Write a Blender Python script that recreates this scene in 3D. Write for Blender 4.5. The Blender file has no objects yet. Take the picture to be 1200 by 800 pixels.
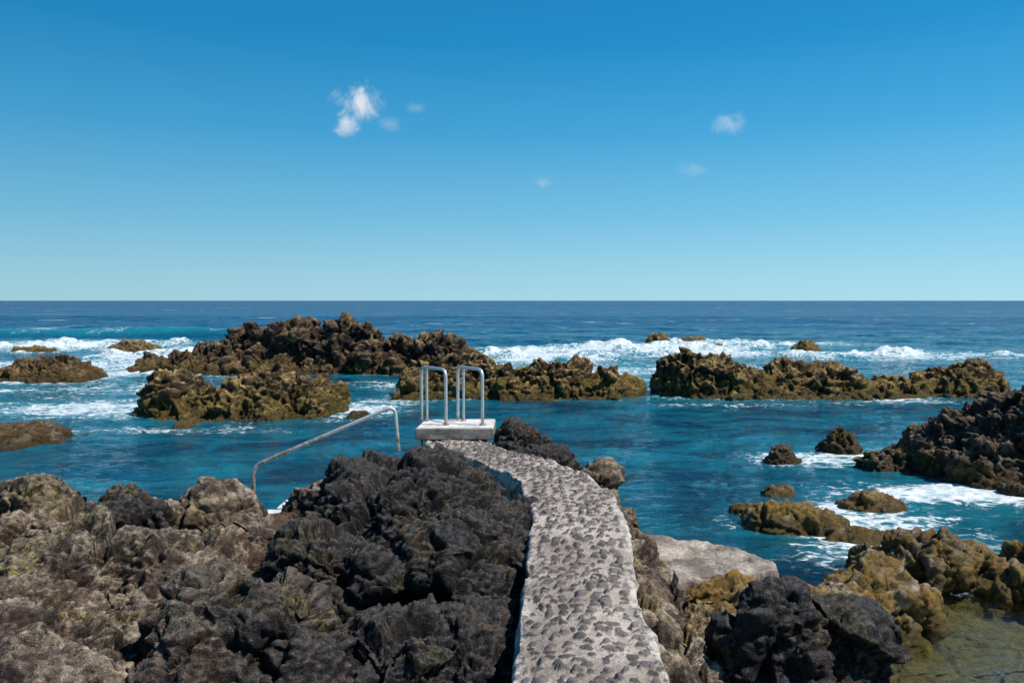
import bpy, math, random, time
import numpy as np
from mathutils import Vector
T0=time.time()
scene=bpy.context.scene
scene.view_settings.view_transform='Standard'; scene.view_settings.look='None'; scene.view_settings.exposure=0

# ---------------------------------------------------------------- numpy noise
U=np.uint32
def h3(ix,iy,iz,s):
    h=(ix.astype(U)*U(374761393)) ^ (iy.astype(U)*U(668265263)) ^ (iz.astype(U)*U(2147483647-1234567)) ^ U((s*2654435761)&0xffffffff)
    h=(h^(h>>U(13)))*U(1274126177)
    h=(h^(h>>U(16)))*U(2246822519)
    h=h^(h>>U(15))
    return (h&U(0xffffff)).astype(np.float32)*np.float32(1/16777216.)
def vnoise(p,s=0):
    fl=np.floor(p); i=fl.astype(np.int32); f=(p-fl).astype(np.float32)
    u=f*f*f*(f*(f*6-15)+10)
    r=0
    for a in (0,1):
        wa=u[:,0] if a else 1-u[:,0]
        for b in (0,1):
            wb=wa*(u[:,1] if b else 1-u[:,1])
            for c in (0,1):
                r=r+wb*(u[:,2] if c else 1-u[:,2])*h3(i[:,0]+a,i[:,1]+b,i[:,2]+c,s)
    return r*2-1
def fbm(p,o=4,s=0,g=.5):
    r=0;a=1.;t=0
    for k in range(o):
        r=r+a*vnoise(p*(2.03**k)+17.3*k,s+k); t+=a; a*=g
    return r/t
def billow(p,o=4,s=0,g=.55):
    r=0;a=1.;t=0
    for k in range(o):
        r=r+a*np.abs(vnoise(p*(2.03**k)+11.7*k,s+k)); t+=a; a*=g
    return r/t*2
def facet(p,s=0,tilt=.6):
    """cells: (tilted-plane value, edge distance, distance to centre)"""
    p=p.astype(np.float32); fl=np.floor(p); i=fl.astype(np.int32); f=p-fl
    n=len(p); d1=np.full(n,9.,np.float32); d2=d1.copy(); val=np.zeros(n,np.float32)
    for a in (-1,0,1):
        for b in (-1,0,1):
            for c in (-1,0,1):
                jx=i[:,0]+a; jy=i[:,1]+b; jz=i[:,2]+c
                ox=h3(jx,jy,jz,s+1); oy=(ox*57.31)%1; oz=(ox*911.7)%1
                vx=f[:,0]-a-ox; vy=f[:,1]-b-oy; vz=f[:,2]-c-oz
                d=vx*vx+vy*vy+vz*vz
                v=((ox*13.1+oy*7.7)%1*2-1)+tilt*((ox*7.1%1*2-1)*vx+(oy*7.1%1*2-1)*vy+(oz*7.1%1*2-1)*vz)*2
                m=d<d1
                d2=np.where(m,d1,np.minimum(d2,d)); val=np.where(m,v,val); d1=np.where(m,d,d1)
    d1=np.sqrt(d1); d2=np.sqrt(d2)
    return val,d2-d1,d1
def sstep(a,b,x):
    t=np.clip((x-a)/(b-a),0,1); return t*t*(3-2*t)
def dome(d): return np.sqrt(np.clip(1-(d/.95)**2,0,1))-.6

# ---------------------------------------------------------------- mesh helpers
def link(o): scene.collection.objects.link(o); return o
def quad_mesh(name,V,q,smooth=True):
    me=bpy.data.meshes.new(name)
    me.vertices.add(len(V)); me.vertices.foreach_set('co',V.astype(np.float32).ravel())
    me.loops.add(q.size); me.loops.foreach_set('vertex_index',q.ravel().astype(np.int32))
    me.polygons.add(len(q)); me.polygons.foreach_set('loop_start',(np.arange(len(q))*4).astype(np.int32))
    try: me.polygons.foreach_set('loop_total',np.full(len(q),4,np.int32))
    except Exception: pass
    me.update(calc_edges=True); me.validate()
    me.polygons.foreach_set('use_smooth',np.full(len(me.polygons),smooth))
    return me
def make_obj(name,V,q,mat,attrs=None):
    me=quad_mesh(name,V,q)
    for k,a in (attrs or {}).items():
        at=me.attributes.new(k,'FLOAT','POINT'); at.data.foreach_set('value',a.astype(np.float32).ravel())
    me.materials.append(mat)
    return link(bpy.data.objects.new(name,me))
def gridq(ny,nx):
    idx=np.arange(ny*nx).reshape(ny,nx)
    return np.stack([idx[:-1,:-1],idx[:-1,1:],idx[1:,1:],idx[1:,:-1]],-1).reshape(-1,4)
def grid_mesh(name,V,ny,nx,mat,attrs=None): return make_obj(name,V,gridq(ny,nx),mat,attrs)
def remesh_height(X,Y,Z,zb,voxel,keep):
    """solid under a height field -> evenly spaced quads. returns verts, normals, quads"""
    ny,nx=X.shape; n=ny*nx
    T=np.stack([X.ravel(),Y.ravel(),Z.ravel()],1); B=T.copy(); B[:,2]=zb
    q=gridq(ny,nx); idx=np.arange(n).reshape(ny,nx); qs=[q,q[:,::-1]+n]
    for ring in (idx[0,:],idx[:,-1],idx[-1,::-1],idx[::-1,0]):
        qs.append(np.stack([ring[:-1]+n,ring[1:]+n,ring[1:],ring[:-1]],1))
    me=quad_mesh('tmp',np.concatenate([T,B]),np.concatenate(qs))
    ob=link(bpy.data.objects.new('tmp',me)); md=ob.modifiers.new('r','REMESH'); md.mode='VOXEL'; md.voxel_size=voxel; md.adaptivity=0
    bpy.context.view_layer.update()
    m2=bpy.data.meshes.new_from_object(ob.evaluated_get(bpy.context.evaluated_depsgraph_get()))
    nv=len(m2.vertices); co=np.empty(nv*3,np.float32); m2.vertices.foreach_get('co',co); co=co.reshape(-1,3)
    no=np.empty(nv*3,np.float32); m2.vertices.foreach_get('normal',no); no=no.reshape(-1,3)
    li=np.empty(len(m2.loops),np.int32); m2.loops.foreach_get('vertex_index',li)
    q=li.reshape(-1,4)
    bpy.data.objects.remove(ob); bpy.data.meshes.remove(me); bpy.data.meshes.remove(m2)
    ok=keep(co); fq=ok[q].all(1); q=q[fq]; used=np.zeros(nv,bool); used[q.ravel()]=True
    mp=np.cumsum(used)-1; co=co[used]; no=no[used]; q=mp[q]; nv=len(co)
    for _ in range(3):
        acc=no.copy()
        for a,b in ((0,1),(1,2),(2,3),(3,0)):
            for k in range(3):
                acc[:,k]+=np.bincount(q[:,a],no[q[:,b],k],nv)*.5+np.bincount(q[:,b],no[q[:,a],k],nv)*.5
        no=acc/(np.linalg.norm(acc,axis=1,keepdims=True)+1e-9)
    return co.astype(np.float64),no.astype(np.float64),q
def tube(name,pts,r,mat,parent=None,fillet=0.0,res=10):
    P=[Vector(p) for p in pts]; out=[P[0]]
    for k in range(1,len(P)-1):
        a=(P[k-1]-P[k]); b=(P[k+1]-P[k]); f=min(fillet,a.length*.49,b.length*.49)
        s=P[k]+a.normalized()*f; e=P[k]+b.normalized()*f
        for t in range(9):
            t/=8; out.append(s.lerp(P[k],t).lerp(P[k].lerp(e,t),t))
    out.append(P[-1])
    cu=bpy.data.curves.new(name,'CURVE'); cu.dimensions='3D'; cu.bevel_depth=r; cu.bevel_resolution=res//2; cu.use_fill_caps=True
    sp=cu.splines.new('POLY'); sp.points.add(len(out)-1)
    for k,p in enumerate(out): sp.points[k].co=(p.x,p.y,p.z,1)
    tmp=bpy.data.objects.new('tmp',cu); link(tmp); bpy.context.view_layer.update()
    me=bpy.data.meshes.new_from_object(tmp.evaluated_get(bpy.context.evaluated_depsgraph_get()))
    bpy.data.objects.remove(tmp)
    for p in me.polygons: p.use_smooth=True
    me.materials.clear(); me.materials.append(mat); me.name=name
    o=bpy.data.objects.new(name,me); link(o)
    if parent: o.parent=parent
    return o

# ---------------------------------------------------------------- node helper
class NT:
    def __init__(s,name,tree=None):
        if tree is not None: s.t=tree; s.m=None
        else: s.m=bpy.data.materials.new(name); s.m.use_nodes=True; s.t=s.m.node_tree
        s.t.nodes.clear(); s.dim='3D'
    def n(s,typ,props=None,**inp):
        nd=s.t.nodes.new(typ)
        for k,v in (props or {}).items(): setattr(nd,k,v)
        for k,v in inp.items():
            key=int(k[1:]) if k[0]=='i' and k[1:].isdigit() else k.replace('_',' ')
            s.set(nd.inputs[key],v)
        return nd
    def set(s,sock,v):
        if isinstance(v,bpy.types.NodeSocket): s.t.links.new(v,sock)
        elif isinstance(v,bpy.types.Node): s.t.links.new(v.outputs[0],sock)
        else:
            if isinstance(v,tuple) and len(v)==3 and sock.type=='RGBA': v=v+(1,)
            sock.default_value=v
    def math(s,op,a,b=0.,clamp=False):
        return s.n('ShaderNodeMath',{'operation':op,'use_clamp':clamp},i0=a,i1=b).outputs[0]
    def mr(s,v,a,b,c=0.,d=1.,typ='LINEAR'):
        return s.n('ShaderNodeMapRange',{'interpolation_type':typ},i0=v,i1=a,i2=b,i3=c,i4=d).outputs[0]
    def mix(s,f,a,b,blend='MIX'):
        nd=s.n('ShaderNodeMix',{'data_type':'RGBA','blend_type':blend}); s.set(nd.inputs[0],f); s.set(nd.inputs[6],a); s.set(nd.inputs[7],b); return nd.outputs[2]
    def gray(s,v): return s.n('ShaderNodeCombineXYZ',i0=v,i1=v,i2=v).outputs[0]
    def noise(s,vec,scale,detail=6,rough=.6,dist=0.):
        return s.n('ShaderNodeTexNoise',{'noise_dimensions':s.dim},Vector=vec,Scale=scale,Detail=detail,Roughness=rough,Distortion=dist).outputs[0]
    def voro(s,vec,scale,feature='F1',rand=1.):
        return s.n('ShaderNodeTexVoronoi',{'feature':feature,'voronoi_dimensions':s.dim},Vector=vec,Scale=scale,Randomness=rand)
    def attr(s,name): return s.n('ShaderNodeAttribute',{'attribute_name':name}).outputs['Fac']
    def out(s,surf):
        s.set(s.n('ShaderNodeOutputMaterial').inputs[0],surf); return s.m

# ---------------------------------------------------------------- materials
def rock_material(name,dark,mid,light,gold,patch=1.2,fine=14.,gold_top=.7,gold_amt=.8,bump=.6,light_amt=.5,speck=.3,wet=.16,top_amt=.5,use_attr=False):
    t=NT(name); pos=t.n('ShaderNodeNewGeometry'); P=pos.outputs['Position']; pt=pos.outputs['Pointiness']
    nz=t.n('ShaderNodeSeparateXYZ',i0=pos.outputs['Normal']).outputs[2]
    z=t.n('ShaderNodeSeparateXYZ',i0=P).outputs[2]
    a=t.noise(P,patch,2,.65); b=t.noise(P,fine,4,.74); c=t.noise(P,patch*3.1,5,.72); d=t.noise(P,fine*5,2,.7)
    col=t.mix(t.mr(a,.44,.60),dark,mid)
    topm=t.math('MULTIPLY',t.mr(t.math('ADD',nz,t.math('MULTIPLY',t.math('SUBTRACT',b,.5),1.5)),.35,.95),top_amt)  # upward faces paler: dust, plus sunlit tops painted into the colour
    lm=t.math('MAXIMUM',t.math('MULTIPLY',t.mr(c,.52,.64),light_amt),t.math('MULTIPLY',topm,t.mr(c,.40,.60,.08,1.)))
    if use_attr:
        bl=t.mr(t.math('ADD',t.attr('black'),t.math('MULTIPLY',t.math('SUBTRACT',c,.5),1.1)),.3,.75)
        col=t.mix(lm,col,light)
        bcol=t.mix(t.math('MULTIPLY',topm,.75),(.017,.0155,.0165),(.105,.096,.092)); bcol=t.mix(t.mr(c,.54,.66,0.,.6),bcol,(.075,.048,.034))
        col=t.mix(bl,col,bcol)
        n5=t.noise(P,1.7,3,.6)
        pk=t.math('MULTIPLY',t.mr(n5,.53,.62),t.math('SUBTRACT',1.,bl)); col=t.mix(t.math('MULTIPLY',pk,.65),col,(.075,.038,.032))
        ol=t.math('MULTIPLY',t.mr(n5,.46,.38),t.mr(b,.42,.58)); ol=t.math('MULTIPLY',ol,t.mr(bl,0.,1.,.8,.25)); col=t.mix(ol,col,(.22,.165,.045))
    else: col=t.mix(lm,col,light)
    g=t.math('ADD',z,t.math('MULTIPLY',t.math('SUBTRACT',c,.5),2.4))
    gm=t.math('MULTIPLY',t.mr(g,gold_top,gold_top*.35),gold_amt)
    if use_attr: gm=t.math('MULTIPLY',gm,t.attr('gold'))
    gcol=t.mix(t.mr(b,.38,.62),gold,(gold[0]*.25,gold[1]*.24,gold[2]*.35))
    col=t.mix(gm,col,gcol)
    sp=t.math('MULTIPLY',t.mr(d,.56,.64),t.mr(c,.44,.60)); sp=t.math('MULTIPLY',sp,speck)
    if use_attr: sp=t.math('MULTIPLY',sp,t.mr(bl,0.,1.,1.,.25))
    col=t.mix(sp,col,(.50,.46,.40))
    col=t.mix(1.,col,t.gray(t.mr(b,.32,.68,.42,1.5)),'MULTIPLY')
    col=t.mix(1.,col,t.gray(t.mr(pt,.45,.56,.5,1.4)),'MULTIPLY')  # crevice shade and bright edges painted into the colour by pointiness
    zz=t.math('ADD',z,t.math('MULTIPLY',t.math('SUBTRACT',c,.5),.5))
    wm=t.math('MULTIPLY',t.mr(zz,wet+.1,wet-.06),t.mr(z,-.14,.0))
    col=t.mix(t.math('MULTIPLY',wm,.85),col,t.mix(.55,col,(.010,.008,.005)))
    rough=t.mr(wm,0.,1.,.9,.3)
    hh=t.math('ADD',b,t.math('MULTIPLY',d,.45))
    bp=t.n('ShaderNodeBump',Height=hh,Strength=bump,Distance=1.1/fine)
    pr=t.n('ShaderNodeBsdfPrincipled',Base_Color=col,Roughness=rough,Normal=bp.outputs[0]); pr.inputs['Specular IOR Level'].default_value=.25
    return t.out(pr)
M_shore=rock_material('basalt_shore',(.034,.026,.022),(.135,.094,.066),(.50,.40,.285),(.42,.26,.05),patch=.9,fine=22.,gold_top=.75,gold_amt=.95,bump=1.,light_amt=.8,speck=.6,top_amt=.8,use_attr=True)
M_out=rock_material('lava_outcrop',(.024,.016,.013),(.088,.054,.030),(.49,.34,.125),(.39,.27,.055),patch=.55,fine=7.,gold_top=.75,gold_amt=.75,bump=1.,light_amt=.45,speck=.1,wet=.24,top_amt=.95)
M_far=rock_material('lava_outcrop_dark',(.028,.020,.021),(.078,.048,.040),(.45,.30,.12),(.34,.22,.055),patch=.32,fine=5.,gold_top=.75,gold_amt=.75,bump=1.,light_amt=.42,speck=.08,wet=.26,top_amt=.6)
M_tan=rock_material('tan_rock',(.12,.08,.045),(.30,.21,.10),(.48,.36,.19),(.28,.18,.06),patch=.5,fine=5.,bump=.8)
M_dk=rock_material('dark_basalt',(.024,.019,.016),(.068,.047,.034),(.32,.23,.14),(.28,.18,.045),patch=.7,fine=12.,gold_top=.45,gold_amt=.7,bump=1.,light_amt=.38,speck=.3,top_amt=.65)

def mat_concrete():
    t=NT('pale_concrete'); P=t.n('ShaderNodeNewGeometry').outputs['Position']
    a=t.noise(P,2.2,5,.7); b=t.noise(P,40,4,.7)
    col=t.mix(t.mr(a,.40,.60),(.17,.14,.115),(.54,.46,.38)); col=t.mix(t.mr(b,.48,.66),col,(.15,.125,.105))
    bp=t.n('ShaderNodeBump',Height=t.math('ADD',a,t.math('MULTIPLY',b,.3)),Strength=.8,Distance=.05)
    return t.out(t.n('ShaderNodeBsdfPrincipled',Base_Color=col,Roughness=.9,Normal=bp.outputs[0]))
M_conc=mat_concrete()
def mat_white():
    t=NT('white_painted_concrete'); P=t.n('ShaderNodeNewGeometry').outputs['Position']
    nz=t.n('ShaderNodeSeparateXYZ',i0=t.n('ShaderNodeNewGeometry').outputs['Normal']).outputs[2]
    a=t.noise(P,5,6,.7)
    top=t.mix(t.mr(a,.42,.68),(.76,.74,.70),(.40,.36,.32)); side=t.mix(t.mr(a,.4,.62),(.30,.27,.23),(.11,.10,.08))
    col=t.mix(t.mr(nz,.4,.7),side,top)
    return t.out(t.n('ShaderNodeBsdfPrincipled',Base_Color=col,Roughness=.85,Normal=t.n('ShaderNodeBump',Height=a,Strength=.4,Distance=.02).outputs[0]))
M_white=mat_white()
def mat_steel():
    t=NT('brushed_steel'); P=t.n('ShaderNodeNewGeometry').outputs['Position']
    a=t.noise(P,18,5,.7); z=t.n('ShaderNodeSeparateXYZ',i0=P).outputs[2]
    rust=t.math('MAXIMUM',t.mr(a,.60,.72,0.,.7),t.math('MULTIPLY',t.mr(z,1.5,1.26),t.mr(a,.4,.6)))
    col=t.mix(rust,(.66,.66,.65),(.32,.18,.09))
    return t.out(t.n('ShaderNodeBsdfPrincipled',Base_Color=col,Roughness=.42,Metallic=.65))
M_steel=mat_steel()
def mat_cobble():
    t=NT('cobble_path'); P=t.n('ShaderNodeNewGeometry').outputs['Position']
    st=t.attr('stone'); idv=t.attr('sid'); ed=t.attr('kerb')
    a=t.noise(P,1.3,4,.65); b=t.noise(P,60,3,.7); c=t.noise(P,12,4,.7); e=t.noise(P,2.6,3,.7)
    stone=t.mix(idv,(.038,.034,.033),(.16,.135,.125)); stone=t.mix(t.math('MULTIPLY',t.mr(c,.48,.66),.45),stone,(.24,.21,.19))
    mort=t.mix(t.mr(a,.38,.62),(.27,.225,.19),(.52,.455,.395))
    mort=t.mix(t.math('MULTIPLY',t.mr(b,.50,.62),.6),mort,(.11,.09,.08))
    m=t.mr(t.math('ADD',st,t.math('MULTIPLY',t.math('SUBTRACT',b,.5),.45)),.22,.5)
    col=t.mix(t.math('MULTIPLY',m,t.mr(a,.35,.7,1.,.8)),mort,stone)
    kc=t.mix(t.mr(c,.44,.60),(.58,.52,.46),(.13,.11,.095))
    kk=t.math('ADD',t.math('MULTIPLY',ed,t.mr(e,.36,.54,.45,1.)),t.math('MULTIPLY',t.math('SUBTRACT',c,.5),1.2))
    col=t.mix(t.mr(kk,.4,.7),col,kc)
    bp=t.n('ShaderNodeBump',Height=t.math('ADD',b,c),Strength=.8,Distance=.015)
    return t.out(t.n('ShaderNodeBsdfPrincipled',Base_Color=col,Roughness=.9,Normal=bp.outputs[0]))
M_cob=mat_cobble()

# ---------------------------------------------------------------- path layout
PY=np.array([-3,4.17,4.69,5.36,6.26,7.0,7.5,8.0,8.97,9.67,10.66,12.1]); 
PL=np.array([-.1,.02,.05,.10,.12,.2,.24,.21,0,-.36,-.85,-1.35])
PR=np.array([.85,.83,.83,.85,.95,1.0,1.04,1.02,.93,.6,.05,-.35])
def path_z(y): return 1.2-.17*sstep(9.6,11.8,y)
def edges(y):
    yy=np.asarray(y,float)
    def sm(A): return sum(np.interp(yy+o,PY,A) for o in (-.4,-.2,0,.2,.4))/5
    return sm(PL),sm(PR)

# ---------------------------------------------------------------- near shore terrain
blocks=[ # cx,cy,rx,ry,rot,top,black,gold
 (-4.2,4.5,5.2,5.6,0,.92,-.1,0),(-.3,3.5,1.6,9.0,0,.82,.3,0),
 (-.15,7.2,.75,1.7,-.05,1.26,1,0),(-.18,5.2,.55,1.3,0,1.10,1,0),(-.2,3.9,.5,.8,0,1.05,.7,0),
 (-1.0,7.4,1.15,1.7,.1,1.64,1.2,0),(-.6,7.9,.75,1.1,0,1.46,1.2,0),(-1.5,7.9,.55,.8,.3,1.6,1.2,0),(-.45,6.3,.62,.95,0,1.42,1.2,0),(-1.35,6.1,.9,.8,.4,1.38,1,0),
 (-.72,4.9,.75,1.0,.1,1.15,.8,0),(-.5,5.4,.45,.5,0,1.15,1.1,0),(-1.75,4.7,.72,.85,.3,1.55,.6,0),(-.9,3.9,.7,.6,0,1.02,.0,0),
 (-3.2,6.3,1.6,1.0,.2,1.28,-.1,0),(-2.6,7.4,.8,.7,.4,1.12,.4,0),(-4.9,6.2,1.3,1.0,0,1.2,.1,0),
 (-4.6,9.0,2.3,.9,.05,.88,.1,0),(-4.4,8.9,.5,.45,0,1.10,.6,0),(-3.35,8.7,.75,.5,.1,1.08,-.3,0),(-5.7,9.2,.8,.5,0,1.02,.1,0),(-3.9,7.9,.6,.5,.5,1.18,.9,0),
 (-2.9,4.3,.9,1.2,.4,1.32,-.1,0),(-2.5,3.1,.9,.9,0,1.3,-.2,0),(-3.6,5.3,.9,.7,0,1.32,.2,0),(-6.5,7.5,1.6,1.3,0,1.08,.1,0),
 (-.9,10.3,1.5,2.2,-.3,.85,.6,0),(-.9,12.4,1.0,.8,0,.75,.8,0),(-2.4,10.3,.8,.6,0,.8,.4,0),
 (.1,12.2,.6,.8,0,1.32,1,0),(.62,11.4,.62,.6,.3,1.04,.9,0),(.2,11.2,.5,.6,0,1.05,.9,0),
 (1.05,9.9,.5,.5,0,1.10,.4,0),(.9,9.0,.6,.9,0,.88,.0,0),(1.3,9.1,.35,.4,0,.68,.0,.4),
 (.9,6.,.75,3.6,0,.95,-.1,0),(1.15,6.9,.42,.9,0,.78,-.2,.5),(1.2,5.2,.4,.7,0,.72,-.2,.5),(1.25,4.2,.45,.6,0,.68,-.1,.6),
 (1.9,8.3,1.3,1.3,0,.30,.1,1),(1.9,6.9,.9,.8,0,.42,-.1,1),(2.7,7.4,1.0,.6,0,.44,-.1,1),(3.5,7.9,.7,.5,0,.42,.1,1),(2.0,7.7,.9,.25,.1,.38,.1,1),
 (1.45,5.6,.5,.8,0,.50,0,1),(1.5,6.3,.4,.45,0,.58,0,1),
 (1.80,5.35,.40,.5,.1,1.24,.9,0),(2.18,5.2,.33,.42,0,1.04,.9,0),(1.6,4.5,.6,.5,0,.7,.8,0),(2.1,4.6,.4,.4,0,.45,.8,.3),
 (4.6,9.0,.85,.5,.15,.56,.5,.7),(5.3,8.9,.7,.5,0,.40,.4,.8),(5.8,8.5,.8,.25,0,.22,.4,.9),(4.0,8.7,.5,.4,0,.34,.3,.9),(6.8,9.1,1.2,.5,0,.48,.5,.7),
 (4.0,11.2,.9,.5,-.3,.26,.3,1),(4.6,10.5,.5,.3,0,.10,.3,1),(5.6,12.2,.65,.4,-.2,.20,.3,1),(3.6,11.9,.4,.3,0,.10,.3,1),(5.1,10.9,.5,.25,0,.04,.3,1),(4.4,13.0,.35,.25,0,.12,.3,1),
]
def terrain(x,y):
    p2=np.stack([x,y,np.zeros_like(x)],1)
    wx=x+.28*fbm(p2*1.3,3,5)+.08*fbm(p2*5,2,8); wy=y+.28*fbm(p2*1.3+50,3,6)+.08*fbm(p2*5+9,2,9)
    Z=np.full(len(x),-.9); BL=np.zeros(len(x)); GO=np.zeros(len(x))
    for cx,cy,rx,ry,rot,top,bk,gd in blocks:
        m=1.45*max(rx,ry); I=np.nonzero((np.abs(wx-cx)<m)&(np.abs(wy-cy)<m))[0]
        if len(I)==0: continue
        c,s=math.cos(rot),math.sin(rot); ux=wx[I]-cx; uy=wy[I]-cy; dx=((ux*c+uy*s)/rx)**2; dy=((-ux*s+uy*c)/ry)**2
        r=.6*np.sqrt(dx+dy)+.4*np.sqrt(np.sqrt(dx*dx+dy*dy))
        rc=np.clip(r,0,1.35); zz=-.9+(top+.9)*np.clip(1.0-rc*rc*rc*.5,0,1)*(1-sstep(.95,1.38,r))
        z0=Z[I]; w=sstep(-.03,.05,zz-z0); BL[I]=BL[I]*(1-w)+bk*w; GO[I]=GO[I]*(1-w)+gd*w
        k=.10; hm=np.clip(.5+.5*(zz-z0)/k,0,1); Z[I]=np.maximum(z0*(1-hm)+zz*hm+k*hm*(1-hm),z0)
    pool=sstep(2.0,2.9,x)*sstep(9.6,8.6,y); floor=-.9+.70*pool+.12*fbm(p2*1.7,3,66)*pool
    GO=np.where(Z<floor+.1,1.,GO); BL=np.where(Z<floor+.02,-.5,BL); Z=np.maximum(Z,floor)
    return Z,BL,GO
slab=np.array([(1.42,9.55),(2.3,9.2),(2.86,8.62),(2.82,8.3),(2.2,8.1),(1.5,7.85)])
def shore_part(y0,y1,ny,nx,voxel,zb,sx=2.9,fx=.66):
    ys=np.linspace(y0,y1,ny); u=np.linspace(-1,1,nx); X=u[None,:]*(sx+fx*np.clip(ys,0,99))[:,None]; Y=np.repeat(ys[:,None],nx,1)
    Z,_,_=terrain(X.ravel(),Y.ravel())
    V,N,q=remesh_height(X,Y,np.maximum(Z,zb+.12).reshape(X.shape),zb,voxel,lambda c:(c[:,1]>y0+.05)&(c[:,1]<y1-.05)&(c[:,2]>zb+.05)&(np.abs(c[:,0])<sx+fx*np.clip(c[:,1],0,99)-.06))
    _,BL,GO=terrain(V[:,0],V[:,1])
    amp=.4+.6*sstep(-.3,.4,V[:,2]); amp*=np.where((V[:,0]>2)&(V[:,2]<-.1),.5,1)
    q1=V+.10*np.stack([fbm(V*2.3,2,31),fbm(V*2.3,2,32),fbm(V*2.3,2,33)],1)
    f1,e1,d1=facet(q1*1.35,40); f2,e2,d2=facet(q1*3.4,50,.5); f3,e3,d3=facet(q1*9,55,.4)
    ck=sstep(-.15,.35,fbm(V*1.2,2,91)); vv=sstep(-.4,.2,fbm(V*1.9,2,95))
    disp=.085*f1+.13*dome(d1) - .07*(1-sstep(0,.09,e1))*ck + .026*f2+.055*dome(d2)*vv-.026*(1-sstep(0,.1,e2))*ck + .007*f3+.016*dome(d3)*vv
    disp+=.07*(billow(V*3.1,3,60,.6)-.6)+(.014+.008*np.clip(BL,0,1))*(billow(V*16,3,70,.7)-.62)*1.4+.055*fbm(V*4.5,4,80,.6)
    disp-=.065*sstep(.15,.45,fbm(V*5,3,85))+.018*sstep(.2,.5,vnoise(V*21,86))
    disp*=amp
    V2=V+N*disp[:,None]
    L,R=edges(V2[:,1]); jit=.09*fbm(V2*3,3,90)+.04; pz=path_z(V2[:,1])
    cap=lambda m,z: np.where(m,np.minimum(V2[:,2],z),V2[:,2])
    V2[:,2]=cap((V2[:,0]>L+.02+jit)&(V2[:,0]<R-.03)&(V2[:,1]<12.6),pz-.12)
    V2[:,2]=cap((V2[:,0]>=R-.03)&(V2[:,0]<R+.35)&(V2[:,1]<8.9),pz-.06-(V2[:,0]-R)*.9+.5*disp)
    ins=np.ones(len(V2),bool)
    for k in range(6):
        a=slab[k]; b=slab[(k+1)%6]; ins&=((b[0]-a[0])*(V2[:,1]-a[1])-(b[1]-a[1])*(V2[:,0]-a[0]))<.02
    V2[:,2]=cap(ins,.22)
    V2[:,2]=cap((np.abs(V2[:,0]+.9)<.62)&(V2[:,1]>12.0)&(V2[:,1]<13.1),1.0)
    V2[:,2]=cap((V2[:,0]>-1.6)&(V2[:,0]<-.2)&(V2[:,1]>10.8)&(V2[:,1]<12.1),1.06)
    return V2,q,BL+.25*fbm(V*1.6,2,77),GO
parts=[shore_part(-3,2.3,120,120,.05,-1.),shore_part(2.2,7.2,300,380,.0135,-.7,1.6,.64),shore_part(7.1,15.5,380,560,.022,-1.,2.0,.64)]
off=0; Vs=[];Qs=[]
for p_ in parts: Vs.append(p_[0]); Qs.append(p_[1]+off); off+=len(p_[0])
shore_pts=np.concatenate(Vs)
make_obj('lava_rock_shore',shore_pts,np.concatenate(Qs),M_shore,{'black':np.concatenate([p_[2] for p_ in parts]),'gold':np.concatenate([p_[3] for p_ in parts])})

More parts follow.
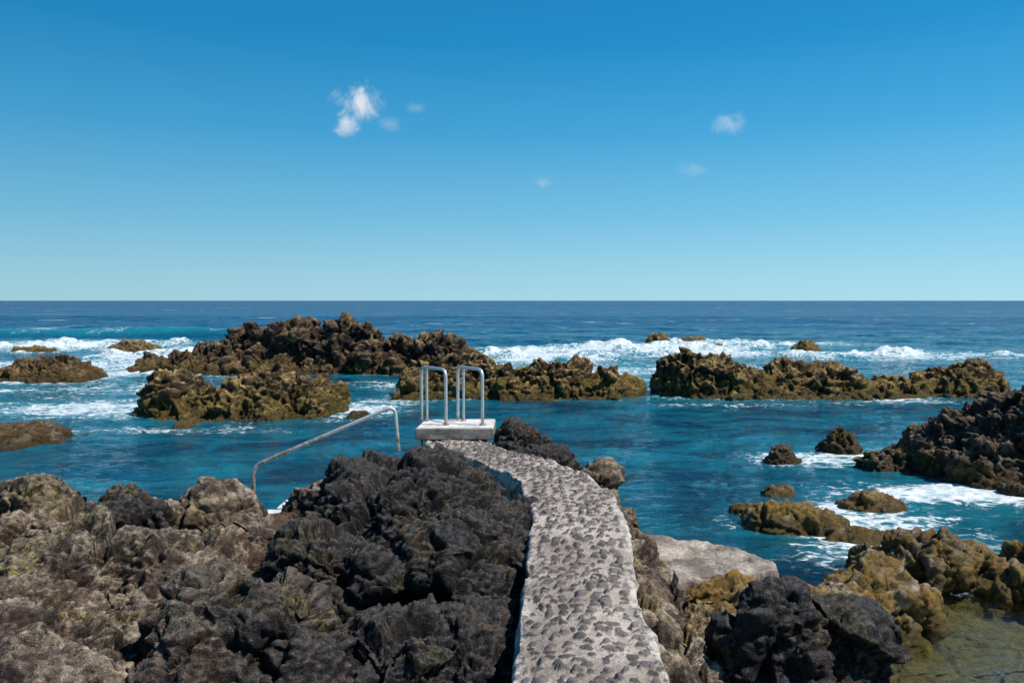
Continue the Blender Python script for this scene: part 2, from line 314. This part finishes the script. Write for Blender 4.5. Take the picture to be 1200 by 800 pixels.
# ---------------------------------------------------------------- outcrops in the sea
rock_water=[]
def outcrop(name,prof,yr,front,back,mat,amp=.16,step=.05,rag=.3,seed=1,sc=1.):
    pr=np.array(prof,float); x0,x1=pr[0,0]-.5,pr[-1,0]+.5
    if not isinstance(front,list): front=[(x0,front),(x1,front)]
    fr=np.array(front,float); y0=fr[:,1].min()-.5; y1=back+.5
    nx=int((x1-x0)/step)+2; ny=int((y1-y0)/step)+2
    X,Y=np.meshgrid(np.linspace(x0,x1,nx),np.linspace(y0,y1,ny)); sh_=X.shape; X=X.ravel(); Y=Y.ravel()
    p=np.stack([X,Y,np.full_like(X,seed*7.7)],1)
    wx=X+.25*sc*fbm(p*1.1/sc,3,seed); wy=Y+.6*sc*fbm(p*.8/sc+30,3,seed+3)
    Hx=np.interp(wx,pr[:,0],pr[:,1],left=-.5,right=-.5); F=np.interp(wx,fr[:,0],fr[:,1])
    yc=yr+.25*(back-yr)*fbm(p*np.array([.5,0,1])/sc,2,seed+9)
    t=np.where(wy<yc,(yc-wy)/np.maximum(yc-F,.1),(wy-yc)/(back-yc))
    sh=np.clip(1-np.clip(t,0,1)**1.7,0,1)**.75
    lum=1-.5*sstep(.1,.8,t)*(.5+1.3*fbm(p*1.3/sc,3,seed+20))
    Z=-.35+(Hx+.35)*sh*np.where(Hx>0,lum,1)
    rg=1-np.abs(vnoise(p*np.array([1.9,1.9,1])/sc,seed+5))*2; Z=Z+rag*sstep(-.35,.5*sc,Z)*((rg-.35)*np.clip(Z,0,2)*.35)
    Z=np.where(t>1,-.35-.5*np.clip(t-1,0,1),Z)
    V,N,q=remesh_height(X.reshape(sh_),Y.reshape(sh_),np.maximum(Z,-.42).reshape(sh_),-.6,step*.9,lambda c:(c[:,2]>-.5)&(c[:,0]>x0+.06)&(c[:,0]<x1-.06)&(c[:,1]>y0+.06)&(c[:,1]<y1-.06))
    ab=.2+.8*sstep(-.35,.5*sc,V[:,2])
    q1=V+.17*sc*np.stack([fbm(V*1.6/sc,2,31),fbm(V*1.6/sc,2,32),fbm(V*1.6/sc,2,33)],1)
    f1,e1,d1=facet(q1*1.1/sc,40+seed); f2,e2,d2=facet(q1*3.0/sc,50+seed)
    ck=sstep(-.2,.3,fbm(V*.8/sc,2,91))
    d=amp*(.95*f1+.6*dome(d1)-.6*(1-sstep(0,.12,e1))*ck+.4*f2+.35*dome(d2)*ck)+amp*1.0*(billow(V*2.0/sc,4,60+seed,.7)-.6)+amp*.8*fbm(V*5/sc,3,80,.7)-amp*.8*sstep(.1,.5,fbm(V*3.3/sc,2,85))
    V2=V+N*(d*ab)[:,None]; V2[:,2]-=.03*sc
    rock_water.append(V2[V2[:,2]>-.08][:,:2])
    return make_obj(name,V2,q,mat)
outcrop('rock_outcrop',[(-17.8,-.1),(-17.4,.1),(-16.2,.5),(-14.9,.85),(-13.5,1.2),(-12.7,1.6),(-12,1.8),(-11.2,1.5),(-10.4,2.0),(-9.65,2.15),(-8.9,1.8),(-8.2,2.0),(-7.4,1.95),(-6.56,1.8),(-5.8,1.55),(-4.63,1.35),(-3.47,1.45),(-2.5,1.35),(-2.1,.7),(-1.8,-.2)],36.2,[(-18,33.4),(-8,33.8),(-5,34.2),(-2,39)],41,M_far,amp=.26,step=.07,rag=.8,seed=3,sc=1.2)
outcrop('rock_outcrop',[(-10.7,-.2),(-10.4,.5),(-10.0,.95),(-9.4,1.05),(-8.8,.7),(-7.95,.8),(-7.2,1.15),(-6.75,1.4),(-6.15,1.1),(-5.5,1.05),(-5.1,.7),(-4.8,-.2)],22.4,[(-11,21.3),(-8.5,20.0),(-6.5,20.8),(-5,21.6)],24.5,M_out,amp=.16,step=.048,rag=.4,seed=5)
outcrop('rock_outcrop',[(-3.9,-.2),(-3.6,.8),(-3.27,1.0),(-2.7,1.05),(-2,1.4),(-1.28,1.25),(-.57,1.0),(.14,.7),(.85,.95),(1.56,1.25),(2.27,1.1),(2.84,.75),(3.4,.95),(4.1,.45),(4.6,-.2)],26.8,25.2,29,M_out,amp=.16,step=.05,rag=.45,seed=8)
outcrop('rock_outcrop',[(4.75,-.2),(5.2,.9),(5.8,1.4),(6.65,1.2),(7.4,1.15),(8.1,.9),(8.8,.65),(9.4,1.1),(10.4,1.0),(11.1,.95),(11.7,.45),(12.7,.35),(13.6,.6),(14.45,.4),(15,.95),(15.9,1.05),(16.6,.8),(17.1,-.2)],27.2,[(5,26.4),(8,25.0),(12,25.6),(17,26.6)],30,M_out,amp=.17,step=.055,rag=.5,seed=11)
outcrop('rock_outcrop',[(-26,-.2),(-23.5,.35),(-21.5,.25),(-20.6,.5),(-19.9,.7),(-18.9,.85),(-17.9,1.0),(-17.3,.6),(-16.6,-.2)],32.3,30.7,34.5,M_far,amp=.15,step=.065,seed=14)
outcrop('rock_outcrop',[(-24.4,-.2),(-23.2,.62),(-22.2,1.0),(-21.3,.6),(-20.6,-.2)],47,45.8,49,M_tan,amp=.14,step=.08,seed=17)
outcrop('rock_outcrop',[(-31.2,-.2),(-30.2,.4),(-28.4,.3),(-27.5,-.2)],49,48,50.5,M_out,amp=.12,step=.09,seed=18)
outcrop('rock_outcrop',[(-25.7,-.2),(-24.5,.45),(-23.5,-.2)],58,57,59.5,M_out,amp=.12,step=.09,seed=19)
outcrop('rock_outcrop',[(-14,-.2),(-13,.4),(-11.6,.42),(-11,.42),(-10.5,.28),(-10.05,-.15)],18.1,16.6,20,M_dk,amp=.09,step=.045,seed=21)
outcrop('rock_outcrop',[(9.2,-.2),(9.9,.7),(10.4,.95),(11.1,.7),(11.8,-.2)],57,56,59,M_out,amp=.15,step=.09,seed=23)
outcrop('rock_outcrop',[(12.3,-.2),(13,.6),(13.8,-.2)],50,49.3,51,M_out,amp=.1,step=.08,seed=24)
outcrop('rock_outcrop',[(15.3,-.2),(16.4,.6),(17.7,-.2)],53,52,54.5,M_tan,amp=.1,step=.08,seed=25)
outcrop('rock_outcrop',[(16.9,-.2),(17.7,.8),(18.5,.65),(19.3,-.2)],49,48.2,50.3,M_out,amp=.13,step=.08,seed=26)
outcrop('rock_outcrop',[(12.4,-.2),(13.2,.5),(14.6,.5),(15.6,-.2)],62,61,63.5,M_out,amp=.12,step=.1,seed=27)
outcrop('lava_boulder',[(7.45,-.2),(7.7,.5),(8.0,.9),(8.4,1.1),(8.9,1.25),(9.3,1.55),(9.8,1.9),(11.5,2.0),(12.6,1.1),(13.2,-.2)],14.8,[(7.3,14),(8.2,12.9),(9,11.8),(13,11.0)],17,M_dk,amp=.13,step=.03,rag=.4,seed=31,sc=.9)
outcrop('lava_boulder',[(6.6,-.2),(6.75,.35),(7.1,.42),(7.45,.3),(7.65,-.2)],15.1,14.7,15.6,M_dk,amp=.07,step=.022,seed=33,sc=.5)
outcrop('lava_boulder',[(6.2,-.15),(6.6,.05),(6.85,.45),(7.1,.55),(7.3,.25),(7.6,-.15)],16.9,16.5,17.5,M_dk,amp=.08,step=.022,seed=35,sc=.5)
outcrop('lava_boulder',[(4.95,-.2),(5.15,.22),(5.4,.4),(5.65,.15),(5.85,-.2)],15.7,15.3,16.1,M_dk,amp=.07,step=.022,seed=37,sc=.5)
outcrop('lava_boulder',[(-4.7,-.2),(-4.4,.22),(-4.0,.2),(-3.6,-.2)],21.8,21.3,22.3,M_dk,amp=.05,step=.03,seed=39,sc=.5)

# ---------------------------------------------------------------- cobbled walkway
def cobble_path():
    yy=np.arange(-3,12.0,.0105); n=104
    L,R=edges(yy); 
    jl=.05*fbm(np.stack([yy*2.2,yy*0,yy*0],1),4,3); jr=.05*fbm(np.stack([yy*2.2,yy*0+9,yy*0],1),4,4)
    L=L+jl; R=R+jr
    u=np.linspace(0,1,n); X=L[:,None]+(R-L)[:,None]*u; Y=np.repeat(yy[:,None],n,1)
    e=np.minimum(X-L[:,None],R[:,None]-X)
    p=np.stack([X.ravel(),Y.ravel()],1); s=.098
    P3=np.stack([p[:,0],p[:,1],p[:,0]*0],1)
    pw=p+.02*np.stack([fbm(P3*6,2,41),fbm(P3*6,2,42)],1)
    pp=pw/s*np.array([1,1.12]); i=np.floor(pp).astype(np.int32); d1=np.full(len(p),9.);d2=d1.copy(); sid=np.zeros(len(p)); rad=np.zeros(len(p))
    zi=np.zeros(len(p),np.int32)
    for a in (-1,0,1):
        for b in (-1,0,1):
            jx=i[:,0]+a; jy=i[:,1]+b
            ox=.12+.76*h3(jx,jy,zi,5); oy=.12+.76*h3(jx,jy,zi,6); th=h3(jx,jy,zi,7)*3.14; el=1+.45*h3(jx,jy,zi,8)
            vx=pp[:,0]-jx-ox; vy=pp[:,1]-jy-oy
            rx=vx*np.cos(th)+vy*np.sin(th); ry=-vx*np.sin(th)+vy*np.cos(th)
            d=np.sqrt((rx/el)**2+(ry*el)**2)
            m=d<d1; d2=np.where(m,d1,np.minimum(d2,d)); sid=np.where(m,h3(jx,jy,zi,11),sid); rad=np.where(m,.22+.26*h3(jx,jy,zi,12),rad); d1=np.where(m,d,d1)
    dd=d1+.12*vnoise(P3*45,2)
    dm=np.clip(1-(dd/rad)**2,0,1)**.45; stone=dm*sstep(0,.16,d2-d1)
    ker=(1-sstep(.01,.08,e+.045*fbm(P3*6,3,8).reshape(e.shape))).ravel()
    stone=stone*(1-ker)
    Zz=.040*stone*(.35+.65*sid)+.04*fbm(P3*1.5,3,14)+.012*fbm(P3*20,3,15)+.035*ker*(.3+1.2*fbm(P3*5,3,12))
    Zz=Zz.reshape(e.shape)+.03*np.sin(u*np.pi)[None,:]+path_z(yy)[:,None]
    def side(Xe,Ze,off):
        cols=[]
        for k,dz in enumerate((.03,.1,.2,.34,.5,.8)):
            P=np.stack([yy*3,yy*0+k*.6,yy*0+off],1)
            cols.append((Xe+np.sign(off)*(.015+.03*k/5)+.05*fbm(P,4,5,.6),Ze-dz))
        return cols
    cl=side(X[:,0],Zz[:,0],-1)[::-1]; cr=side(X[:,-1],Zz[:,-1],1)
    XX=np.column_stack([c[0] for c in cl]+[X]+[c[0] for c in cr]); ZZ=np.column_stack([c[1] for c in cl]+[Zz]+[c[1] for c in cr]); YY=np.repeat(yy[:,None],XX.shape[1],1)
    pad=lambda a,v: np.column_stack([np.full((len(yy),6),v),a.reshape(len(yy),n),np.full((len(yy),6),v)]).ravel()
    V=np.stack([XX.ravel(),YY.ravel(),ZZ.ravel()],1)
    grid_mesh('cobblestone_path',V,len(yy),XX.shape[1],M_cob,{'stone':pad(stone,0),'sid':pad(sid,.5),'kerb':pad(ker,.9)})
cobble_path()

# ---------------------------------------------------------------- concrete pieces
def rough_prism(name,poly,z0,z1,mat,parent=None,bev=.02,sub=.06,rough=.012):
    import bmesh
    bm=bmesh.new(); vs=[bm.verts.new((x,y,z1)) for x,y in poly]; f=bm.faces.new(vs)
    if f.normal.z<0: f.normal_flip()
    r=bmesh.ops.extrude_face_region(bm,geom=[f]); 
    for v in [g for g in r['geom'] if isinstance(g,bmesh.types.BMVert)]: v.co.z=z0
    bmesh.ops.recalc_face_normals(bm,faces=bm.faces)
    bmesh.ops.bevel(bm,geom=list(bm.edges),offset=bev,segments=2,affect='EDGES')
    for _ in range(4):
        es=[e for e in bm.edges if e.calc_length()>sub*2]
        if not es: break
        bmesh.ops.subdivide_edges(bm,edges=es,cuts=1,use_grid_fill=True)
    bmesh.ops.triangulate(bm,faces=bm.faces)
    P=np.array([v.co for v in bm.verts]); d=rough*fbm(P*4,4,3); bm.normal_update()
    for v,a in zip(bm.verts,d): v.co+=v.normal*float(a)
    me=bpy.data.meshes.new(name); bm.to_mesh(me); bm.free(); me.materials.append(mat)
    o=link(bpy.data.objects.new(name,me)); 
    if parent: o.parent=parent
    return o
def ledge():
    c=slab.mean(0); n=360; m=70; ang=np.linspace(0,2*np.pi,n)
    rad=[]
    for a in ang:
        d=np.array([math.cos(a),math.sin(a)]); best=9
        for k in range(6):
            A=slab[k]-c; B=slab[(k+1)%6]-c; E=B-A; den=d[0]*E[1]-d[1]*E[0]
            if abs(den)<1e-9: continue
            tt=(A[0]*E[1]-A[1]*E[0])/den; ss=(A[0]*d[1]-A[1]*d[0])/den
            if tt>0 and -1e-6<=ss<=1+1e-6: best=min(best,tt)
        rad.append(best)
    rad=np.array(rad); rad=np.convolve(np.concatenate([rad[-8:],rad,rad[:8]]),np.ones(9)/9,'same')[8:-8]
    cs=np.stack([np.cos(ang),np.sin(ang)],1); rad=rad*(1.06+.14*fbm(np.column_stack([cs*3,ang*0]),4,3)); rad[-1]=rad[0]
    rr=np.concatenate([np.linspace(0,1,m),[1.01,1.015,1.03,1.05]]); dz=np.concatenate([-.02*np.linspace(0,1,m)**12,[-.05,-.12,-.3,-.6]])
    XY=c+rr[:,None,None]*rad[None,:,None]*cs[None]; V=np.column_stack([XY.reshape(-1,2),np.repeat(dz,n)+.37])
    nn=fbm(V*1.6,5,9,.6); V[:,2]+=.10*nn-.02*(V[:,0]-2); V[:,:2]+=.03*np.stack([fbm(V*6,3,11),fbm(V*6,3,12)],1)*np.repeat(rr>.9,n)[:,None]
    V[n-1::n]=V[0::n]
    grid_mesh('concrete_slab',V,len(rr),n,M_conc)
ledge()
def empty(name):
    return link(bpy.data.objects.new(name,None))
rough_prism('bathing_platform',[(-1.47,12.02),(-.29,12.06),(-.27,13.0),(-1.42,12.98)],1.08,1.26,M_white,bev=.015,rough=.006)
rough_prism('concrete_pier',[(-1.35,12.15),(-.4,12.15),(-.4,12.9),(-1.35,12.9)],.0,1.075,M_conc,rough=.02)
lad=empty('pool_ladder')
def grab(k,xb,xf):
    zt=2.13; yb=12.88; yf=12.34
    tube('grab_rail_%d'%k,[(xb,yb,-.6),(xb,yb,zt),(xf,yf,zt),(xf,yf,1.255)],.026,M_steel,lad,fillet=.13)
    tube('inner_post_%d'%k,[(xb+.10,yb-.12,1.255),(xb+.10,yb-.12,zt-.004)],.021,M_steel,lad)
    for n,(x,y) in enumerate([(xf,yf),(xb+.10,yb-.12)]):
        tube('foot_flange_%d_%d'%(k,n),[(x,y,1.255),(x,y,1.285)],.05,M_steel,lad)
grab(1,-1.47,-1.03); grab(2,-.88,-.46)
for k in range(6): tube('rung_%d'%k,[(-1.47,12.92,.95-k*.28),(-.88,12.92,.95-k*.28)],.02,M_steel,lad)
hr=empty('metal_handrail')
tube('rail',[(-1.62,11.3,1.05),(-1.68,11.35,1.70),(-3.56,10.85,.93),(-3.56,10.85,.3)],.026,M_steel,hr,fillet=.14)
st=empty('concrete_steps')
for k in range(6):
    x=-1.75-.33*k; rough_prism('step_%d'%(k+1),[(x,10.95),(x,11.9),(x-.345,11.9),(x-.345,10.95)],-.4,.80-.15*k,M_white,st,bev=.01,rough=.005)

# ---------------------------------------------------------------- water
def blur(a,r,n=3):
    for _ in range(n):
        for ax in (0,1):
            c=np.cumsum(np.pad(a,[(r+1,r) if k==ax else (0,0) for k in (0,1)],mode='edge'),axis=ax)
            a=(np.take(c,np.arange(2*r+1,c.shape[ax]),ax)-np.take(c,np.arange(0,c.shape[ax]-2*r-1),ax))/(2*r+1)
    return a
gs=.1; GX,GY=1100,750
ras=np.zeros((GY,GX))
sp=shore_pts[shore_pts[:,2]>-.05][:,:2]
allp=np.concatenate([sp]+rock_water)
ix=((allp[:,0]+55)/gs).astype(int); iy=(allp[:,1]/gs).astype(int); ok=(ix>=0)&(ix<GX)&(iy>=0)&(iy<GY); ras[iy[ok],ix[ok]]=1
B1=blur(ras,2); B2=blur(ras,7); B3=blur(ras,16)
def samp(B,x,y):
    fx=(x+55)/gs-.5; fy=y/gs-.5; m=(fx>0)&(fx<GX-2)&(fy>0)&(fy<GY-2); fx=np.clip(fx,0,GX-2); fy=np.clip(fy,0,GY-2)
    i=fx.astype(int); j=fy.astype(int); a=fx-i; b=fy-j
    return np.where(m,(B[j,i]*(1-a)+B[j,i+1]*a)*(1-b)+(B[j+1,i]*(1-a)+B[j+1,i+1]*a)*b,0)
wy=np.concatenate([np.linspace(-8,3,20,endpoint=False),3*np.exp(np.linspace(0,math.log(160/3),720,endpoint=False)),160*np.exp(np.linspace(0,math.log(40000/160),100))])
NX=720
wu=np.linspace(-1,1,NX); WX=(wu[None,:]*(9+.85*np.clip(wy,0,None))[:,None]); WY=np.repeat(wy[:,None],NX,1)
x=WX.ravel(); y=WY.ravel(); P=np.stack([x,y,x*0],1)
foam=np.zeros(len(x))
zones=[(1.5,45,6.0,7,1.4),(8,51,10,6,1.3),(-1,40,3,3,1.15),(22,46,13,3.4,1.15),(36,45,9,3,1.1),(-32,56,12,7,1.3),(-19,42,6,9,1.3),(-27,38,8,5,1.1),(-12.5,23.5,3.6,2.6,1.05),(-4.3,23.5,1.6,2.4,.85),(-4.5,30,2.5,2,.7),
 (3.5,35,5,5,.95),(6,24.3,3.5,.7,.7),(12,25.0,4,.6,.5),(6.4,16.1,1.4,.7,.95),(7.2,13.1,1.9,.9,.95),(4.9,10.0,1.3,.8,.85),(5.2,11.6,2.2,1.3,.75),(-26,34,5,3,.85),(17,60,12,6,.95),(14,47,6,4,.95),(-14,29,5,4,.6),(-8,19.6,3.4,.8,.6),(10,38,6,4,.65),(0,33,3,3,.55),(-20,28,5,2,.65)]
for cx,cy,rx,ry,s in zones:
    r=((x-cx)/rx)**2+((y-cy)/ry)**2; foam=np.maximum(foam,s*np.exp(-r*1.1))
foam*=.82+.5*fbm(P*np.array([.35,.6,1]),3,71)
b1=samp(B1,x,y); b2=samp(B2,x,y); b3=samp(B3,x,y)
surf=sstep(19,30,y)+.75*((x>3.0)&(y>9.5)&(y<19))+.35
foam=foam+ (b1*.35+b2*.6)*np.clip(surf,0,1)*np.clip(.75+1.1*fbm(P*.55,3,72),.05,1.4)
hgt=.055*fbm(P*np.array([.55,.9,1]),4,5)+.026*fbm(P*np.array([2.,3,1]),3,6)
hgt=hgt*np.clip(y/14,.35,1)
far=sstep(38,60,y)
hgt=hgt+far*(.22*np.sin(y*.33+2.2*fbm(P*.03,2,4)*3+x*.03)*(.5+.5*fbm(P*.05,2,9))+.12*fbm(P*np.array([.25,.5,1]),3,7))
hgt=hgt+sstep(.35,1.1,foam)*sstep(28,44,y)*(.12+.75*np.clip(fbm(P*.7,4,15),0,1))
hgt=hgt*(1-sstep(1500,6000,y))
sw=np.exp(-((y-74-.05*(x+40))/2.2)**2)*sstep(-20,-34,x); hgt+=.75*sw; foam+=.45*sw*(fbm(P*.3,3,44)>0.05)
shallow=sstep(9.5,8.6,y)*sstep(2.0,2.6,x)+.6*np.clip(b3*1.2,0,1)*(y<14)*(x>1)
shallow=np.clip(shallow,0,1)
green=np.clip(sw*1.2+sstep(.08,.7,blur(foam.reshape(WX.shape),6).ravel())*.85,0,1)
V=np.stack([x,y,hgt],1)
def mat_water():
    t=NT('sea_water'); t.dim='2D'; P=t.n('ShaderNodeNewGeometry').outputs['Position']; xyz=t.n('ShaderNodeSeparateXYZ',i0=P); yy=xyz.outputs[1]
    fo=t.attr('foam'); sh=t.attr('shallow'); gr=t.attr('green')
    st=t.n('ShaderNodeMapping',Vector=P); st.inputs['Scale'].default_value=(.6,1.,1.)
    big=t.noise(st.outputs[0],.12,3,.55); mid=t.noise(st.outputs[0],.7,5,.62,.5)
    far=t.mr(yy,35.,110.); far2=t.mr(yy,80.,500.)
    pool=t.mix(t.mr(mid,.38,.62),(.002,.036,.070),(.006,.125,.180))
    sea=t.mix(t.mr(big,.4,.6),(.001,.048,.125),(.002,.080,.185)); sea=t.mix(far2,sea,(.0005,.026,.10))
    col=t.mix(far,pool,sea)
    col=t.mix(t.math('MULTIPLY',gr,.65),col,(.022,.28,.35))
    st2=t.n('ShaderNodeMapping',Vector=P); st2.inputs['Scale'].default_value=(.7,1.,1.)
    f1=t.noise(st2.outputs[0],.8,8,.74,.6)
    wv=t.n('ShaderNodeTexNoise',{'noise_dimensions':'2D'},Vector=P,Scale=2.,Detail=2)
    vv=t.voro(t.n('ShaderNodeVectorMath',{'operation':'ADD'},i0=st2.outputs[0],i1=wv.outputs[1]).outputs[0],2.6,'DISTANCE_TO_EDGE').outputs[0]
    f2=t.noise(st2.outputs[0],6.,4,.7,.4)
    lace=t.mr(vv,.0,.22,.25,-.15)
    k=t.math('ADD',fo,t.math('MULTIPLY',t.math('SUBTRACT',f1,.5),2.1)); k=t.math('ADD',k,t.math('MULTIPLY',t.math('SUBTRACT',f2,.5),1.1)); k=t.math('ADD',k,lace)
    fm=t.math('MULTIPLY',t.mr(k,.42,.95,0.,1.,'SMOOTHSTEP'),t.mr(fo,.06,.25))
    wc=t.n('ShaderNodeMapping',Vector=P); wc.inputs['Scale'].default_value=(.05,.13,1.)
    w=t.math('MULTIPLY',t.mr(t.noise(wc.outputs[0],1.,5,.7),.66,.72),t.mr(yy,60.,90.)); fm=t.math('MAXIMUM',fm,t.math('MULTIPLY',w,.6))
    col2=t.mix(fm,col,t.mix(t.mr(f2,.35,.6),(.42,.58,.62),(.84,.87,.88)))
    r1=t.noise(st.outputs[0],1.3,3,.6,.3); r2=t.noise(st.outputs[0],5.,4,.66,.3)
    farm=t.n('ShaderNodeMapping',Vector=P); farm.inputs['Scale'].default_value=(.35,.6,1.)
    r3=t.noise(farm.outputs[0],.35,6,.68)
    h=t.math('ADD',t.math('MULTIPLY',r1,.20),t.math('MULTIPLY',r2,.095))
    h=t.math('ADD',h,t.math('MULTIPLY',t.math('MULTIPLY',r3,t.mr(yy,30.,120.)),2.2))
    h=t.math('MULTIPLY',h,t.mr(sh,0.,1.,1.,.3))
    bp=t.n('ShaderNodeBump',Height=h,Strength=1.,Distance=1.)
    pr=t.n('ShaderNodeBsdfPrincipled',Base_Color=col2,Roughness=t.math('ADD',t.mr(far,0.,1.,.05,.2),t.math('MULTIPLY',fm,.5)),Normal=bp.outputs[0]); pr.inputs['IOR'].default_value=1.33
    t.set(pr.inputs['Specular IOR Level'],t.mr(far,0.,1.,.5,.33))
    fr=t.n('ShaderNodeFresnel',IOR=1.33,Normal=bp.outputs[0])
    tr=t.n('ShaderNodeBsdfTransparent',Color=(.78,.93,.92)); gl=t.n('ShaderNodeBsdfGlossy',Color=(1,1,1),Roughness=.03,Normal=bp.outputs[0])
    cl=t.n('ShaderNodeMixShader',i0=fr.outputs[0],i1=tr.outputs[0],i2=gl.outputs[0])
    f=t.math('MULTIPLY',sh,t.math('SUBTRACT',1.,fm))
    return t.out(t.n('ShaderNodeMixShader',i0=f,i1=pr.outputs[0],i2=cl.outputs[0]))
grid_mesh('sea_water',V,len(wy),NX,mat_water(),{'foam':foam,'shallow':shallow,'green':green})
def mat_bed():
    t=NT('sea_bed'); P=t.n('ShaderNodeNewGeometry').outputs['Position']; return t.out(t.n('ShaderNodeBsdfPrincipled',Base_Color=t.mix(t.noise(P,.8,5),(.05,.06,.04),(.14,.11,.05)),Roughness=.9))
xx,yy=np.meshgrid(np.linspace(-60,60,40),np.linspace(-20,90,40)); pb=np.stack([xx.ravel(),yy.ravel(),xx.ravel()*0],1)
pb[:,2]=-2.2+.6*fbm(pb*.3,3,2); grid_mesh('sea_bed',pb,40,40,mat_bed())

# ---------------------------------------------------------------- sky, thin fair-weather clouds, sun
EL=math.radians(54); AZ=math.radians(108)   # azimuth clockwise from +Y
w=bpy.data.worlds.new('World'); scene.world=w; w.use_nodes=True
t=NT('',w.node_tree)
sk=t.n('ShaderNodeTexSky',{'sky_type':'NISHITA','sun_disc':False,'sun_elevation':EL,'sun_rotation':AZ,'air_density':1.,'dust_density':.4,'ozone_density':2.})
D=t.n('ShaderNodeTexCoord').outputs['Generated']; sx=t.n('ShaderNodeSeparateXYZ',i0=D)
rp=t.n('ShaderNodeValToRGB',i0=sx.outputs[2]); cr=rp.color_ramp
stops=[(0.,(.38,.68,.80)),(.03,(.32,.64,.80)),(.10,(.17,.52,.77)),(.20,(.050,.37,.69)),(.30,(.008,.26,.58)),(.42,(.004,.20,.50)),(1.,(.010,.10,.30))]
cr.elements[0].position=0; cr.elements[0].color=stops[0][1]+(1,); cr.elements[1].position=1; cr.elements[1].color=stops[-1][1]+(1,)
for p_,c_ in stops[1:-1]: e_=cr.elements.new(p_); e_.color=c_+(1,)
scl=t.n('ShaderNodeVectorMath',{'operation':'SCALE'},i0=rp.outputs[0]); t.set(scl.inputs['Scale'],t.mr(sx.outputs[0],-.6,.6,8.9,11.2))
skc=t.mix(.93,sk.outputs[0],scl.outputs[0])
cn=t.noise(D,26.,6,.66,.7)
total=None
for ax_,az_,w_,h_,amt in [(-.192,.244,.040,.024,1.),(-.207,.222,.018,.030,.95),(-.150,.218,.022,.013,.2),(-.118,.238,.018,.009,.2),(.272,.218,.028,.014,.4),(.222,.163,.028,.012,.16),(.040,.146,.016,.010,.25)]:
    d0=Vector((ax_,1,az_)).normalized()
    df=t.n('ShaderNodeVectorMath',{'operation':'SUBTRACT'},i0=D,i1=tuple(d0)).outputs[0]
    df=t.n('ShaderNodeVectorMath',{'operation':'MULTIPLY'},i0=df,i1=(1/w_,1/w_,1/h_)).outputs[0]
    r=t.n('ShaderNodeVectorMath',{'operation':'LENGTH'},i0=df).outputs[1]
    m=t.math('ADD',t.mr(r,0.,1.5,1.05,-.45),t.math('MULTIPLY',t.math('SUBTRACT',cn,.5),2.8))
    m=t.math('MULTIPLY',t.mr(m,.1,1.25,0.,1.,'SMOOTHSTEP'),amt); m=t.math('MULTIPLY',m,t.mr(r,1.7,.8))
    total=m if total is None else t.math('MAXIMUM',total,m)
skc=t.mix(t.math('MULTIPLY',total,.85),skc,(8.2,8.6,8.9))
bg=t.n('ShaderNodeBackground',Color=skc,Strength=.1); ow=t.n('ShaderNodeOutputWorld'); t.set(ow.inputs[0],bg)
sd=bpy.data.lights.new('sun','SUN'); sd.energy=5.0; sd.angle=math.radians(.5); sd.color=(1,.94,.85); so=link(bpy.data.objects.new('sun',sd))
dirv=Vector((math.cos(EL)*math.sin(AZ),math.cos(EL)*math.cos(AZ),math.sin(EL))); so.rotation_euler=dirv.to_track_quat('Z','Y').to_euler()

# ---------------------------------------------------------------- camera
cd=bpy.data.cameras.new('camera'); cd.lens=28; cd.sensor_width=36; cd.clip_start=.1; cd.clip_end=100000
co=link(bpy.data.objects.new('camera',cd)); co.location=(0,0,3.2); co.rotation_euler=(math.radians(90-2.94),0,0); scene.camera=co
